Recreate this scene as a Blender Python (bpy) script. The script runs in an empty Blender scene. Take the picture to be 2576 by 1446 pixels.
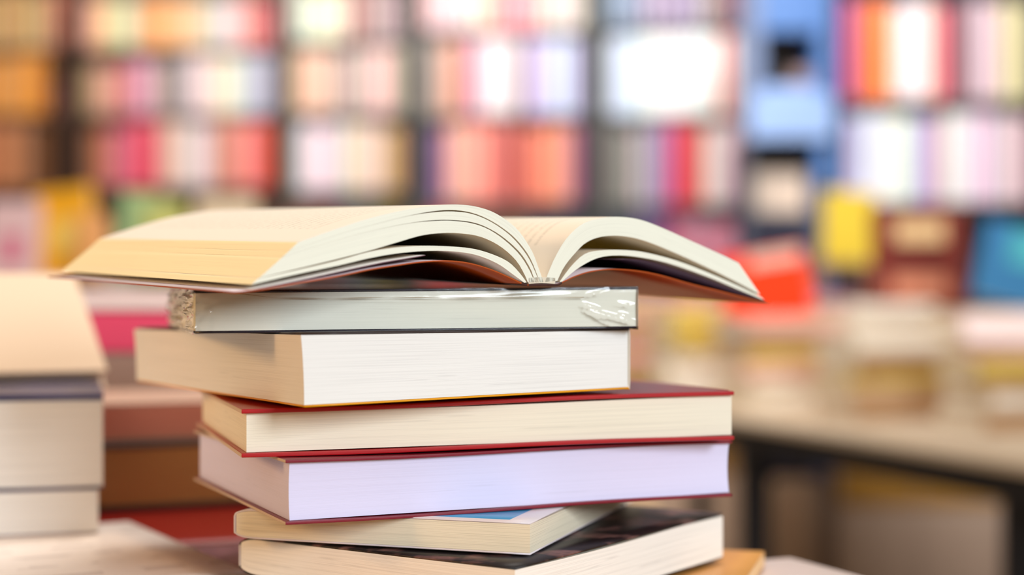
import bpy, bmesh, math, random
from mathutils import Vector, noise
random.seed(7)
sc = bpy.context.scene
COL = sc.collection

# ---------------------------------------------------------------- camera, world, light, exposure
F = 4100.0                    # focal length in pixels of the 2576 px wide frame
CAMZ = 1.0                    # eye height over the shop floor
cam_d = bpy.data.cameras.new('camera'); cam = bpy.data.objects.new('camera', cam_d); COL.objects.link(cam)
cam.location = (0, 0, CAMZ); cam.rotation_euler = (math.pi/2, 0, 0)
cam_d.sensor_width = 36; cam_d.lens = F/2576*36; cam_d.clip_start = .02
cam_d.dof.use_dof = True; cam_d.dof.focus_distance = .59; cam_d.dof.aperture_fstop = 3.9
sc.camera = cam
sc.view_settings.view_transform = 'Standard'; sc.view_settings.look = 'None'
sc.view_settings.gamma = 1; sc.view_settings.use_curve_mapping = False
sc.view_settings.exposure = 0.0
w = bpy.data.worlds.new('world'); sc.world = w; w.use_nodes = True
w.node_tree.nodes['Background'].inputs[0].default_value = (1.0, .74, .5, 1)
w.node_tree.nodes['Background'].inputs[1].default_value = .25
def area(name, loc, target, size, power, color, sy=None):
    d = bpy.data.lights.new(name, 'AREA'); d.size = size; d.energy = power; d.color = color
    if sy: d.shape = 'RECTANGLE'; d.size_y = sy
    o = bpy.data.objects.new(name, d); COL.objects.link(o); o.location = loc
    o.rotation_euler = (Vector(target)-Vector(loc)).to_track_quat('-Z', 'Y').to_euler()
    return o
area('window_daylight', (1.72, -1.6, 1.88), (0, .6, .95), .9, 72, (.84, .93, 1.0), .9)
area('warm_shop_lamp', (-1.6, .05, 1.55), (-.05, .65, .95), .35, 9.5, (1.0, .55, .20))
area('added_fill', (-.5, -1.9, 2.0), (-.1, .8, .93), 1.5, 11, (1.0, .84, .68))  # added soft fill behind the camera, lifts the shaded books at the left
area('ceiling_lamp', (.2, 1.3, 2.7), (0, .9, .9), 1.0, 28, (1.0, .95, .885))
area('shelf_lamp', (-.8, 3.6, 2.6), (-.8, 6.6, 1.3), 2.2, 90, (1.0, .9, .8), .4)
area('shelf_lamp_cool', (.5, 2.6, 2.6), (.8, 6.0, 1.5), 1.6, 60, (.88, .93, 1.0), .4)
sp = bpy.data.lights.new('added_shelf_spot', 'SPOT'); sp.energy = 120; sp.spot_size = math.radians(8); sp.spot_blend = .9  # added unseen spot that brightens the white books on the shelf
sp.shadow_soft_size = .05; sp.color = (.9, .95, 1)
spo = bpy.data.objects.new('added_shelf_spot', sp); COL.objects.link(spo); spo.location = (.9, 3.2, 2.7)
spo.rotation_euler = (Vector((.64, 5.9, 1.76))-Vector(spo.location)).to_track_quat('-Z', 'Y').to_euler()

# ---------------------------------------------------------------- materials
def s2l(c):
    c = c/255.0
    return c/12.92 if c <= .04045 else ((c+.055)/1.055)**2.4
def rgb(c): return (s2l(c[0]), s2l(c[1]), s2l(c[2]), 1)
def nd(nt, t, **k):
    n = nt.nodes.new(t)
    for a, b in k.items(): setattr(n, a, b)
    return n
MC = {}
def new_mat(name):
    m = bpy.data.materials.new(name); m.use_nodes = True
    return m, m.node_tree, m.node_tree.nodes['Principled BSDF'], m.node_tree.links
def mix_rgb(nt, fac, a, b):
    n = nd(nt, 'ShaderNodeMix', data_type='RGBA')
    for sock, val in ((n.inputs[0], fac), (n.inputs[6], a), (n.inputs[7], b)):
        if isinstance(val, bpy.types.NodeSocket): nt.links.new(val, sock)
        else: sock.default_value = val
    return n.outputs[2]
def mth(nt, op, a, b=None, c=None):
    n = nd(nt, 'ShaderNodeMath', operation=op)
    for i, v in enumerate((a, b, c)):
        if v is None: continue
        if isinstance(v, bpy.types.NodeSocket): nt.links.new(v, n.inputs[i])
        else: n.inputs[i].default_value = v
    return n.outputs[0]
def plain(c, rough=.5, var=.06, scale=30, spec=.4):
    key = ('p', tuple(c), rough, var, scale, spec)
    if key in MC: return MC[key]
    m, nt, b, L = new_mat('card_%d_%d_%d' % tuple(int(v) for v in c))
    tc = nd(nt, 'ShaderNodeTexCoord'); nz = nd(nt, 'ShaderNodeTexNoise'); nz.inputs['Scale'].default_value = scale
    L.new(tc.outputs['Object'], nz.inputs['Vector'])
    col = rgb(c); dk = tuple(v*(1-var*3) for v in col[:3])+(1,)
    L.new(mix_rgb(nt, nz.outputs['Fac'], dk, tuple(min(1, v*(1+var)) for v in col[:3])+(1,)), b.inputs['Base Color'])
    b.inputs['Roughness'].default_value = rough; b.inputs['Specular IOR Level'].default_value = spec
    MC[key] = m; return m
def page_edge(c, dark=.88, bump=.25, trans=0.0, density=1.0):
    """cut edge of a block of pages: thin lines run along U, stacked along V"""
    key = ('e', tuple(c), dark, bump, trans, density)
    if key in MC: return MC[key]
    m, nt, b, L = new_mat('page_edges')
    uv = nd(nt, 'ShaderNodeUVMap'); mp = nd(nt, 'ShaderNodeMapping')
    mp.inputs['Scale'].default_value = (2.0, 60*density, 1)
    L.new(uv.outputs[0], mp.inputs[0])
    nz = nd(nt, 'ShaderNodeTexNoise'); nz.inputs['Scale'].default_value = 1; nz.inputs['Detail'].default_value = 3
    L.new(mp.outputs[0], nz.inputs['Vector'])
    mp2 = nd(nt, 'ShaderNodeMapping'); mp2.inputs['Scale'].default_value = (4, 14*density, 1); L.new(uv.outputs[0], mp2.inputs[0])
    n2 = nd(nt, 'ShaderNodeTexNoise'); n2.inputs['Scale'].default_value = 1; n2.inputs['Detail'].default_value = 2
    L.new(mp2.outputs[0], n2.inputs['Vector'])
    cr = nd(nt, 'ShaderNodeValToRGB'); cr.color_ramp.elements[0].position = .32; cr.color_ramp.elements[1].position = .52
    L.new(nz.outputs['Fac'], cr.inputs[0])
    c2 = nd(nt, 'ShaderNodeValToRGB'); c2.color_ramp.elements[0].position = .24; c2.color_ramp.elements[1].position = .34
    L.new(n2.outputs['Fac'], c2.inputs[0])
    col = rgb(c)
    a = mix_rgb(nt, cr.outputs[0], tuple(v*dark for v in col[:3])+(1,), col)
    a = mix_rgb(nt, c2.outputs[0], tuple(v*dark*.94 for v in col[:3])+(1,), a)
    L.new(a, b.inputs['Base Color'])
    bp = nd(nt, 'ShaderNodeBump'); bp.inputs['Strength'].default_value = bump; bp.inputs['Distance'].default_value = .0002
    L.new(nz.outputs['Fac'], bp.inputs['Height']); L.new(bp.outputs[0], b.inputs['Normal'])
    b.inputs['Roughness'].default_value = .8; b.inputs['Specular IOR Level'].default_value = .2
    MC[key] = m; return m
def paper(c, trans=.25, text=False):
    key = ('pp', tuple(c), trans, text)
    if key in MC: return MC[key]
    m, nt, b, L = new_mat('printed_paper' if text else 'paper')
    out = nt.nodes['Material Output']
    col = rgb(c)
    src = None
    if text:
        uv = nd(nt, 'ShaderNodeUVMap'); sx = nd(nt, 'ShaderNodeSeparateXYZ'); L.new(uv.outputs[0], sx.inputs[0])
        U, V = sx.outputs[0], sx.outputs[1]
        row = mth(nt, 'LESS_THAN', mth(nt, 'FRACT', mth(nt, 'MULTIPLY', V, 36)), .34)
        mp = nd(nt, 'ShaderNodeMapping'); mp.inputs['Scale'].default_value = (170, 36, 1); L.new(uv.outputs[0], mp.inputs[0])
        nz = nd(nt, 'ShaderNodeTexNoise'); nz.inputs['Scale'].default_value = 1; L.new(mp.outputs[0], nz.inputs['Vector'])
        word = mth(nt, 'GREATER_THAN', nz.outputs['Fac'], .47)
        inu = mth(nt, 'MULTIPLY', mth(nt, 'GREATER_THAN', U, .13), mth(nt, 'LESS_THAN', U, .86))
        inv = mth(nt, 'MULTIPLY', mth(nt, 'GREATER_THAN', V, .075), mth(nt, 'LESS_THAN', V, .9))
        mask = mth(nt, 'MULTIPLY', mth(nt, 'MULTIPLY', row, word), mth(nt, 'MULTIPLY', inu, inv))
        src = mix_rgb(nt, mth(nt, 'MULTIPLY', mask, .2), col, rgb((95, 85, 78)))
        L.new(src, b.inputs['Base Color'])
    else:
        b.inputs['Base Color'].default_value = col
    b.inputs['Roughness'].default_value = .75; b.inputs['Specular IOR Level'].default_value = .2
    if trans:
        t = nd(nt, 'ShaderNodeBsdfTranslucent'); t.inputs[0].default_value = rgb((245, 225, 130))
        mx = nd(nt, 'ShaderNodeMixShader'); mx.inputs[0].default_value = trans
        L.new(b.outputs[0], mx.inputs[1]); L.new(t.outputs[0], mx.inputs[2]); L.new(mx.outputs[0], out.inputs[0])
    MC[key] = m; return m
def panel_cover(base, panel, u0, u1, v0, v1, name='bordered_cover', rough=.3):
    m, nt, b, L = new_mat(name)
    uv = nd(nt, 'ShaderNodeUVMap'); sx = nd(nt, 'ShaderNodeSeparateXYZ'); L.new(uv.outputs[0], sx.inputs[0])
    k = mth(nt, 'MULTIPLY', mth(nt, 'GREATER_THAN', sx.outputs[0], u0), mth(nt, 'LESS_THAN', sx.outputs[0], u1))
    k2 = mth(nt, 'MULTIPLY', mth(nt, 'GREATER_THAN', sx.outputs[1], v0), mth(nt, 'LESS_THAN', sx.outputs[1], v1))
    L.new(mix_rgb(nt, mth(nt, 'MULTIPLY', k, k2), rgb(base), rgb(panel)), b.inputs['Base Color'])
    b.inputs['Roughness'].default_value = rough
    return m
def picture_cover(cols, scale=9, rough=.3, stretch=(1, 1, 1), name='picture_cover', fine=0):
    m, nt, b, L = new_mat(name)
    uv = nd(nt, 'ShaderNodeUVMap'); mp = nd(nt, 'ShaderNodeMapping'); mp.inputs['Scale'].default_value = stretch
    L.new(uv.outputs[0], mp.inputs[0])
    nz = nd(nt, 'ShaderNodeTexNoise'); nz.inputs['Scale'].default_value = scale; nz.inputs['Detail'].default_value = 4
    L.new(mp.outputs[0], nz.inputs['Vector'])
    cr = nd(nt, 'ShaderNodeValToRGB'); L.new(nz.outputs['Fac'], cr.inputs[0])
    e = cr.color_ramp.elements
    while len(e) < len(cols): e.new(.5)
    for i, c in enumerate(cols):
        e[i].position = .3+.4*i/(len(cols)-1); e[i].color = rgb(c)
    L.new(cr.outputs[0], b.inputs['Base Color'])
    b.inputs['Roughness'].default_value = rough
    return m
def wrap_mat(name='clear_film', gloss=.55, tint=(255, 255, 255), bump=.5, base=.05):
    m = bpy.data.materials.new(name); m.use_nodes = True; nt = m.node_tree; nt.nodes.clear(); L = nt.links
    out = nd(nt, 'ShaderNodeOutputMaterial'); tr = nd(nt, 'ShaderNodeBsdfTransparent'); gl = nd(nt, 'ShaderNodeBsdfGlossy')
    tr.inputs[0].default_value = rgb(tint); gl.inputs['Roughness'].default_value = .09
    tc = nd(nt, 'ShaderNodeTexCoord'); nz = nd(nt, 'ShaderNodeTexNoise'); nz.inputs['Scale'].default_value = 60
    nz.inputs['Detail'].default_value = 3; L.new(tc.outputs['Object'], nz.inputs['Vector'])
    bp = nd(nt, 'ShaderNodeBump'); bp.inputs['Strength'].default_value = bump; bp.inputs['Distance'].default_value = .001
    L.new(nz.outputs['Fac'], bp.inputs['Height']); L.new(bp.outputs[0], gl.inputs['Normal'])
    fr = nd(nt, 'ShaderNodeFresnel'); fr.inputs[0].default_value = 1.45; L.new(bp.outputs[0], fr.inputs['Normal'])
    fac = mth(nt, 'MULTIPLY_ADD', fr.outputs[0], gloss, base)
    mx = nd(nt, 'ShaderNodeMixShader'); L.new(fac, mx.inputs[0]); L.new(tr.outputs[0], mx.inputs[1]); L.new(gl.outputs[0], mx.inputs[2])
    L.new(mx.outputs[0], out.inputs[0])
    return m

# ---------------------------------------------------------------- mesh helpers
def link(o, parent=None):
    COL.objects.link(o)
    if parent: o.parent = parent
    return o
def tag(o, label, cat, group=None, kind=None):
    if label: o['label'] = label
    if cat: o['category'] = cat
    if group: o['group'] = group
    if kind: o['kind'] = kind
    return o
def empty(name, loc=(0, 0, 0), rz=0):
    o = bpy.data.objects.new(name, None); o.empty_display_size = .02; o.location = loc; o.rotation_euler = (0, 0, rz)
    return link(o)
def mesh_obj(name, verts, faces, mats, parent=None, uvs=None, fm=None, smooth=False):
    me = bpy.data.meshes.new(name); me.from_pydata([tuple(v) for v in verts], [], faces)
    for m in (mats if isinstance(mats, (list, tuple)) else [mats]): me.materials.append(m)
    if uvs:
        ul = me.uv_layers.new(name='UVMap'); k = 0
        for fu in uvs:
            for p in fu: ul.data[k].uv = p; k += 1
    if fm:
        for p, i in zip(me.polygons, fm): p.material_index = i
    if smooth:
        for p in me.polygons: p.use_smooth = True
    me.update()
    o = bpy.data.objects.new(name, me)
    return link(o, parent)
def block(name, pos, nu, nv, nw, mats, parent=None, smooth=False, lw=1.0):
    """closed block from pos(u, v, w); walls use slot 0, top and bottom slot 1; lw scales the V of the walls' UV"""
    idx, verts, faces, uvs, fm = {}, [], [], [], []
    def vid(i, j, k):
        if (i, j, k) not in idx:
            idx[(i, j, k)] = len(verts); verts.append(pos(i/nu, j/nv, k/nw))
        return idx[(i, j, k)]
    def quad(a, uv, m): faces.append([vid(*p) for p in a]); uvs.append(uv); fm.append(m)
    for i in range(nu):
        for j in range(nv):
            U = [(i/nu, j/nv), ((i+1)/nu, j/nv), ((i+1)/nu, (j+1)/nv), (i/nu, (j+1)/nv)]
            quad([(i, j, nw), (i+1, j, nw), (i+1, j+1, nw), (i, j+1, nw)], U, 1)
            quad([(i, j+1, 0), (i+1, j+1, 0), (i+1, j, 0), (i, j, 0)], U[::-1], 1)
    for k in range(nw):
        a, b = k/nw*lw, (k+1)/nw*lw
        for i in range(nu):
            c, d = i/nu, (i+1)/nu
            quad([(i, 0, k), (i+1, 0, k), (i+1, 0, k+1), (i, 0, k+1)], [(c, a), (d, a), (d, b), (c, b)], 0)
            quad([(i+1, nv, k), (i, nv, k), (i, nv, k+1), (i+1, nv, k+1)], [(d, a), (c, a), (c, b), (d, b)], 0)
        for j in range(nv):
            c, d = j/nv, (j+1)/nv
            quad([(0, j+1, k), (0, j, k), (0, j, k+1), (0, j+1, k+1)], [(d, a), (c, a), (c, b), (d, b)], 0)
            quad([(nu, j, k), (nu, j+1, k), (nu, j+1, k+1), (nu, j, k+1)], [(c, a), (d, a), (d, b), (c, b)], 0)
    ms = mats if isinstance(mats, (list, tuple)) else [mats, mats]
    o = mesh_obj(name, verts, faces, ms, parent, uvs, fm)
    bm = bmesh.new(); bm.from_mesh(o.data); bmesh.ops.recalc_face_normals(bm, faces=bm.faces); bm.to_mesh(o.data); bm.free()
    if smooth:
        me = o.data
        for p in me.polygons: p.use_smooth = True
        me.set_sharp_from_angle(angle=math.radians(40))
    return o
def sheet(name, pos, na, nb, mat, thick, parent=None, offset=1.0, smooth=True):
    verts = [pos(i/na, j/nb) for j in range(nb+1) for i in range(na+1)]
    faces, uvs = [], []
    for j in range(nb):
        for i in range(na):
            a = j*(na+1)+i
            faces.append((a, a+1, a+na+2, a+na+1))
            uvs.append([(i/na, j/nb), ((i+1)/na, j/nb), ((i+1)/na, (j+1)/nb), (i/na, (j+1)/nb)])
    o = mesh_obj(name, verts, faces, mat, parent, uvs, smooth=smooth)
    md = o.modifiers.new('thickness', 'SOLIDIFY'); md.thickness = thick; md.offset = offset
    return o
def boxes(name, bs, mat, parent=None, bevel=0):
    verts, faces = [], []
    for (x0, x1, y0, y1, z0, z1) in bs:
        n = len(verts)
        verts += [(x0, y0, z0), (x1, y0, z0), (x1, y1, z0), (x0, y1, z0), (x0, y0, z1), (x1, y0, z1), (x1, y1, z1), (x0, y1, z1)]
        faces += [(n, n+3, n+2, n+1), (n+4, n+5, n+6, n+7), (n, n+1, n+5, n+4), (n+1, n+2, n+6, n+5), (n+2, n+3, n+7, n+6), (n+3, n, n+4, n+7)]
    o = mesh_obj(name, verts, faces, mat, parent)
    if bevel:
        md = o.modifiers.new('bevel', 'BEVEL'); md.width = bevel; md.segments = 2
    return o

# ---------------------------------------------------------------- measured books of the main stack
def zat(py, Y): return -(py-723)*Y/F          # height over eye level of something seen at image row py, distance Y
def xat(px, Y): return (px-1288)*Y/F
class Book:
    """box in plan with corner O, edge directions e1 (u) and e2 (v); corner heights z[u][v] for top and bottom (relative to eye level)"""
    def __init__(s, O, yaw, w, l, top, bot, flip=False):
        s.O = Vector((O[0], O[1])); c, n = math.cos(yaw), math.sin(yaw)
        s.e1 = Vector((c, n)); s.e2 = Vector((-n, c))
        s.w, s.l, s.top, s.bot = w, l, top, bot
    def h(s, q, u, v):
        u = min(1.1, max(-.1, u)); v = min(1.1, max(-.1, v))
        return q[0]*(1-u)*(1-v)+q[1]*u*(1-v)+q[2]*(1-u)*v+q[3]*u*v
    def pt(s, u, v, z):
        p = s.O+s.e1*(u*s.w)+s.e2*(v*s.l)
        return Vector((p.x, p.y, CAMZ+z))
def hardcover(name, label, bk, board, edge_front, cover_mat, page_mats, over=.0022, board_b=None, sag=0, group=None, label_cat='book', conc=.0, lining=None, spine='v1', lw=1):
    root = empty(name, bk.pt(.5, .5, bk.h(bk.bot, .5, .5)))
    tag(root, label, label_cat, group)
    bb_ = board_b or board
    inv = Vector(root.location)
    ow, ol = over/bk.w, over/bk.l
    def pages(u, v, w):
        zt = bk.h(bk.top, u, v)-board-.0001; zb = bk.h(bk.bot, u, v)+bb_+.0001
        if sag: zt -= sag*math.sin(math.pi*u)**2*.5*(1-v)
        k = conc*(1-(2*w-1)**2)
        vv = ol*.6+(v*(1-1.4*ol)); uu = ow*.6+u*(.9985-.6*ow)
        p = bk.pt(uu, vv, zb+(zt-zb)*w)
        p += Vector((bk.e2.x, bk.e2.y, 0))*k*(1-v)
        return p-inv
    block('page_block', pages, 24, 12, 8, page_mats, root, lw=lw)
    for nm, q, sgn in (('front_board', bk.top, -1), ('back_board', bk.bot, 1)):
        def bd(u, v, w, q=q, sgn=sgn):
            uu = -ow*.4+u*(1+.4*ow); vv = -ol*.4+v*(1+.4*ol)
            z = bk.h(q, uu, vv)
            z += (sgn*board)*(1-w) if sgn < 0 else bb_*w
            z += .00035*math.sin(7*u+3)*(1 if v < .5 else 0)*(1-v)
            # softened board edges
            return bk.pt(uu, vv, z)-inv
        o = block(nm, bd, 20, 8, 1, cover_mat, root)
        o.data.materials.append(plain((214, 190, 165), .6))
        for p in o.data.polygons:
            if p.normal.x*bk.e1.x+p.normal.y*bk.e1.y < -.85: p.material_index = 2
        md = o.modifiers.new('bevel', 'BEVEL'); md.width = board*.3; md.segments = 2; md.limit_method = 'ANGLE'
    def spn(a, b):
        t = (b-.5)*2; uu = .9988
        zt, zb = bk.h(bk.top, 1, a), bk.h(bk.bot, 1, a)
        zt, zb = bk.h(bk.top, 1, a), bk.h(bk.bot, 1, a); a = .03+.97*a
        return bk.pt(uu, a, zb+(zt-zb)*b)-inv
    sheet('spine', spn, 2, 8, cover_mat, .0001, root, offset=0)
    return root
def paperback(name, label, bk, cover_mat, page_mats, ct=.0005, group=None, spine='v1', rnd=.0, conc=0., lw=1, back_mat=None, gape=0., spine_mat=None, lean=0.):
    """cover wraps round the spine side ('v1' or 'u1')"""
    root = empty(name, bk.pt(.5, .5, bk.h(bk.bot, .5, .5)))
    tag(root, label, 'book', group); inv = Vector(root.location)
    def shrink(t):                                    # rounding of the block towards the spine
        a = max(0., (t-.93)/.07)
        return rnd*(1-math.sqrt(max(0, 1-a*a)))
    def rng(u, v):
        s = v if spine == 'v1' else u
        return bk.h(bk.top, u, v)-shrink(s), bk.h(bk.bot, u, v)+shrink(s)
    def pages(u, v, w):
        zt, zb = rng(u, v)
        zt -= ct+.0001+gape*(1-v)*abs(math.sin(math.pi*u*1.3)); zb += ct+.0001
        k = conc*(1-(2*w-1)**2)
        uu, vv = u, v
        if spine == 'v1': vv = (1-(1-v)**2)*.995
        else: uu = u*.995
        zt, zb = rng(uu, vv); zt -= ct+.0001+gape*(1-v)*abs(math.sin(math.pi*u*1.3)); zb += ct+.0001
        p = bk.pt(uu, vv, zb+(zt-zb)*w)
        p += Vector((bk.e1.x, bk.e1.y, 0))*lean*(1-w)**2*(1-u)
        if spine == 'u1': p += Vector((bk.e1.x, bk.e1.y, 0))*k*(1-u)
        else: p += Vector((bk.e2.x, bk.e2.y, 0))*k*(1-v)
        return p-inv
    block('page_block', pages, 24, 24, 8, page_mats, root, lw=lw)
    # one folded sheet: top, round the spine, bottom
    N = 40
    def cov(a, b):
        m = b*N
        if b < .42: s, side = b/.42, 1
        elif b > .58: s, side = (1-b)/.42, 0
        else: s, side = 1.0, 1-(b-.42)/.16
        if side in (0, 1):
            s2 = 1-(1-s)**2
            u, v = (a, s2) if spine == 'v1' else (.012+.988*s2, a)
            zt, zb = rng(u, v); z = zt-ct*.5 if side else zb+ct*.5
        else:
            u, v = (a, 1.002) if spine == 'v1' else (1.002, a)
            zt, zb = rng(min(u, 1), min(v, 1)); z = zb+(zt-zb)*side
        return bk.pt(u, v, z)-inv
    o = sheet('cover', cov, 12, 50, cover_mat, ct, root, offset=0)
    if back_mat:
        o.data.materials.append(back_mat)
        for p in o.data.polygons:
            if p.index//12 >= 26: p.material_index = 1
    if spine_mat:
        o.data.materials.append(spine_mat)
        for p in o.data.polygons:
            if 21 <= p.index//12 <= 28: p.material_index = len(o.data.materials)-1
    return root
D2R = math.pi/180

WHITE_EDGE = page_edge((240, 240, 238)); CREAM_EDGE = page_edge((240, 234, 216), density=.7)
LAV_EDGE = page_edge((222, 220, 250), dark=.95); TAN_EDGE = page_edge((240, 230, 206), dark=.8, bump=.5, density=.6)

# red hardcover, cream pages
O = (xat(612, .58), .58)
red = Book(O, 17.2*D2R, .1907, .14, (zat(1029, .58), zat(982.5, .636), -.0438, -.0420), (zat(1151, .58), zat(1105, .636), -.0606, -.0603))
hardcover('red_hardcover_book', 'red hardcover book with cream page edges below the thick white-edged paperback', red, .0016, 0,
          plain((176, 22, 30), .3, .04), [CREAM_EDGE, paper((240, 232, 215), 0)], sag=.0010, lw=1)
# lavender pages, dark red boards
O = (xat(722, .575), .575)
lav = Book(O, 24.0*D2R, .1825, .14, (-.0607, -.0606, -.0613, -.0612), (zat(1320, .575), zat(1246, .6505), -.0830, -.0828))
hardcover('burgundy_hardcover_book', 'burgundy hardcover book with lavender-white page edges under the red hardcover', lav, .0012, 0,
          plain((128, 18, 40), .35, .04), [LAV_EDGE, paper((230, 228, 240), 0)], conc=.0012, lw=1.3)
# thick paperback
O = (xat(757, .56), .56)
thick = Book(O, 29.3*D2R, .1347, .2, (zat(837, .56), zat(826, .626), -.0180, -.0160), (zat(1025, .56), zat(978, .626), -.0424, -.0412))
paperback('thick_paperback_book', 'thick paperback with plain white page edges and yellow back cover between wrapped and red books', thick,
          plain((58, 48, 46), .35), [WHITE_EDGE, paper((240, 238, 232), 0)], ct=.0007, spine='u1', spine_mat=plain((225, 215, 200), .4), conc=.0006, lean=.0012, lw=1.6, back_mat=plain((240, 165, 20), .35))
# wrapped book
O = (xat(492, .575), .575)
wrapd = Book(O, 15.6*D2R, .165, .13, (zat(731, .575), zat(722, .62), .0002, .0006), (zat(839, .575), zat(826, .62), -.0168, -.0158))
wroot = paperback('shrink_wrapped_book', 'shrink-wrapped dark-covered book directly under the open book', wrapd,
          plain((26, 20, 38), .2), [page_edge((226, 226, 214), dark=.95), paper((235, 232, 220), 0)], ct=.0008, conc=.0003, lw=1)
winv = Vector(wroot.location)
RIDGES = [(.868, .60, .905, .48, .0005, .0006), (.875, .47, .99, .16, .0006, .0008), (.885, .38, .93, .26, .0005, .0005), (.88, .80, .925, .90, .0004, .0005),
          (.955, .36, .975, .30, .0006, .0006), (.95, .62, .99, .55, .0005, .0004), (.975, .10, 1, .03, .0004, .0006), (.90, .3, .96, .04, .0005, .0005),
          (.03, .80, .10, .92, .0004, .0006), (.0, .55, .05, .80, .0004, .0007), (.015, .35, .03, .75, .0004, .0005)]
def film(u, v, w_):
    uu = -.005+u*1.0065; vv = -.009+v*1.012
    zt = wrapd.h(wrapd.top, uu, vv)+.0003; zb = wrapd.h(wrapd.bot, uu, vv)-.0004
    p = wrapd.pt(uu, vv, zb+(zt-zb)*w_)
    if v < .001 or u < .001:
        d = Vector((wrapd.e2.x, wrapd.e2.y, 0)) if v < .001 else Vector((wrapd.e1.x, wrapd.e1.y, 0))
        s = u if v < .001 else v
        edge = min(1, w_*6, (1-w_)*6)
        a = 0
        if v < .001:
            a += .00035*math.exp(-((w_-.78-.03*math.sin(9*u))/.03)**2)*(1-min(1, max(0, (u-.75)/.1)))      # seam line
            for (ua, wa, ub, wb, sg, hh) in RIDGES:
                ax, az, bx_, bz = ua*.165, wa*.0155, ub*.165, wb*.0155; px_, pz = u*.165, w_*.0155
                t = max(0, min(1, ((px_-ax)*(bx_-ax)+(pz-az)*(bz-az))/((bx_-ax)**2+(bz-az)**2)))
                dd = math.hypot(px_-ax-t*(bx_-ax), pz-az-t*(bz-az))
                a += 1.35*hh*math.exp(-(dd/sg)**2)*(.4+.6*math.sin(math.pi*(.1+.8*t)))
            k = max(0, 1-u/.06)
            a += k*.0011*noise.noise(Vector((u*90, w_*5, 3)))
        else:
            a += .0022*noise.noise(Vector((v*14, w_*7, 5)))+.001*math.sin(30*(v*2+w_*.6))
        p -= d*a*edge
        p -= d*.0002*edge
    return p-winv
fo = block('clear_film', film, 240, 16, 26, [wrap_mat(gloss=.8, bump=.15, base=.006), wrap_mat(gloss=.06, bump=.2, base=.004)], wroot, smooth=False)
for p in fo.data.polygons: p.use_smooth = True
fo.data.set_sharp_from_angle(angle=math.radians(50))
def seam(a, b):
    u = .07+.80*a; z = wrapd.h(wrapd.bot, u, 0)+.0155*(.80-.02*a)-.002*(max(0, .12-a)/.12)*-1+(b-.5)*.00035*(.6+.4*math.sin(40*a))+.00012*math.sin(17*a)
    p = wrapd.pt(u, -.009, z); return p-winv-Vector((wrapd.e2.x, wrapd.e2.y, 0))*.0005
sheet('film_seam', seam, 60, 2, plain((178, 165, 140), .3), .0001, wroot, offset=0)
fo['label'] = 'crinkled clear plastic wrap'

# blue-panelled paperback (near corner towards the camera)
def turned(Ox, Oy, dx, dy): return math.atan2(dy, dx)
O = (.0064, .58)
blue = Book(O, math.atan2(.953, .304), .175, .1165, (-.0837, -.0832, -.0835, -.0835), (zat(1396, .58), -.0955, -.0945, -.0950))
paperback('small_paperback_book', 'small paperback with white-bordered blue cover and tan pages near the bottom of the stack', blue,
          panel_cover((232, 222, 226), (60, 160, 215), .028, .93, .017, .36), [TAN_EDGE, paper((235, 225, 205), 0)], ct=.0006, rnd=.0020, lw=.8, gape=.0006)
# dark-covered book at the bottom
O = (.001, .559)
dark = Book(O, math.atan2(.833, .553), .160, .1274, (-.0962, -.0958, -.0960, -.0960), (zat(1590, .559), -.1155, -.1130, -.1150))
dark.bot = (-.1148, -.1150, -.1105, -.1148)
paperback('dark_cover_book', 'book with dark picture cover and white long edge at the bottom of the stack', dark,
          picture_cover([(10, 11, 16), (26, 20, 20), (14, 14, 20), (120, 85, 80), (24, 28, 44)], 5, .45, (1.4, 5, 1)),
          [page_edge((250, 246, 238), dark=.84, bump=.5, density=.6), paper((235, 225, 205), 0)], ct=.0006, spine_mat=plain((225, 215, 215), .4), rnd=.003, lw=1.2, gape=.0007)

# ---------------------------------------------------------------- open book on top
YAW = 33*D2R; E1 = Vector((math.cos(YAW), math.sin(YAW), 0)); E2 = Vector((-math.sin(YAW), math.cos(YAW), 0))
SO = Vector((.0113, .60, 0)); OL = .200
def pr(px, py):
    k = (px-1288)/F
    a = (SO.y*k-SO.x)/(E1.x-E1.y*k)
    return (a, -(py-723)*(SO.y+E1.y*a)/F)
def spline(pts, n):
    """Catmull-Rom through measured points, resampled evenly by length"""
    P = [pts[0]]+list(pts)+[pts[-1]]; d = []
    for i in range(1, len(P)-2):
        for k in range(12):
            t = k/12; q = []
            for c in (0, 1):
                a, b, e, f = P[i-1][c], P[i][c], P[i+1][c], P[i+2][c]
                q.append(.5*((2*b)+(e-a)*t+(2*a-5*b+4*e-f)*t*t+(-a+3*b-3*e+f)*t**3))
            d.append(tuple(q))
    d.append(tuple(pts[-1])); s = [0]
    for i in range(1, len(d)): s.append(s[-1]+math.dist(d[i], d[i-1]))
    out, j = [], 0
    for i in range(n+1):
        t = s[-1]*i/n
        while j < len(s)-2 and s[j+1] < t: j += 1
        f = (t-s[j])/max(1e-9, s[j+1]-s[j])
        out.append((d[j][0]+(d[j+1][0]-d[j][0])*f, d[j][1]+(d[j+1][1]-d[j][1])*f))
    return out
NP = 48
def crv(px): return spline([pr(*p) for p in px], NP)
oroot = empty('open_book', (SO.x, SO.y, CAMZ+.002))
tag(oroot, 'open paperback with cream pages lying spread on top of the stack', 'book')
oinv = Vector(oroot.location)
def op(a, v, z):
    p = Vector((SO.x, SO.y, CAMZ))+E1*a+E2*(v*OL)
    p.z += z+.0004+.0062*v
    return p-oinv
def at(c, t):
    i = min(NP-1, int(t*NP)); f = t*NP-i
    return (c[i][0]+(c[i+1][0]-c[i][0])*f, c[i][1]+(c[i+1][1]-c[i][1])*f)
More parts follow.
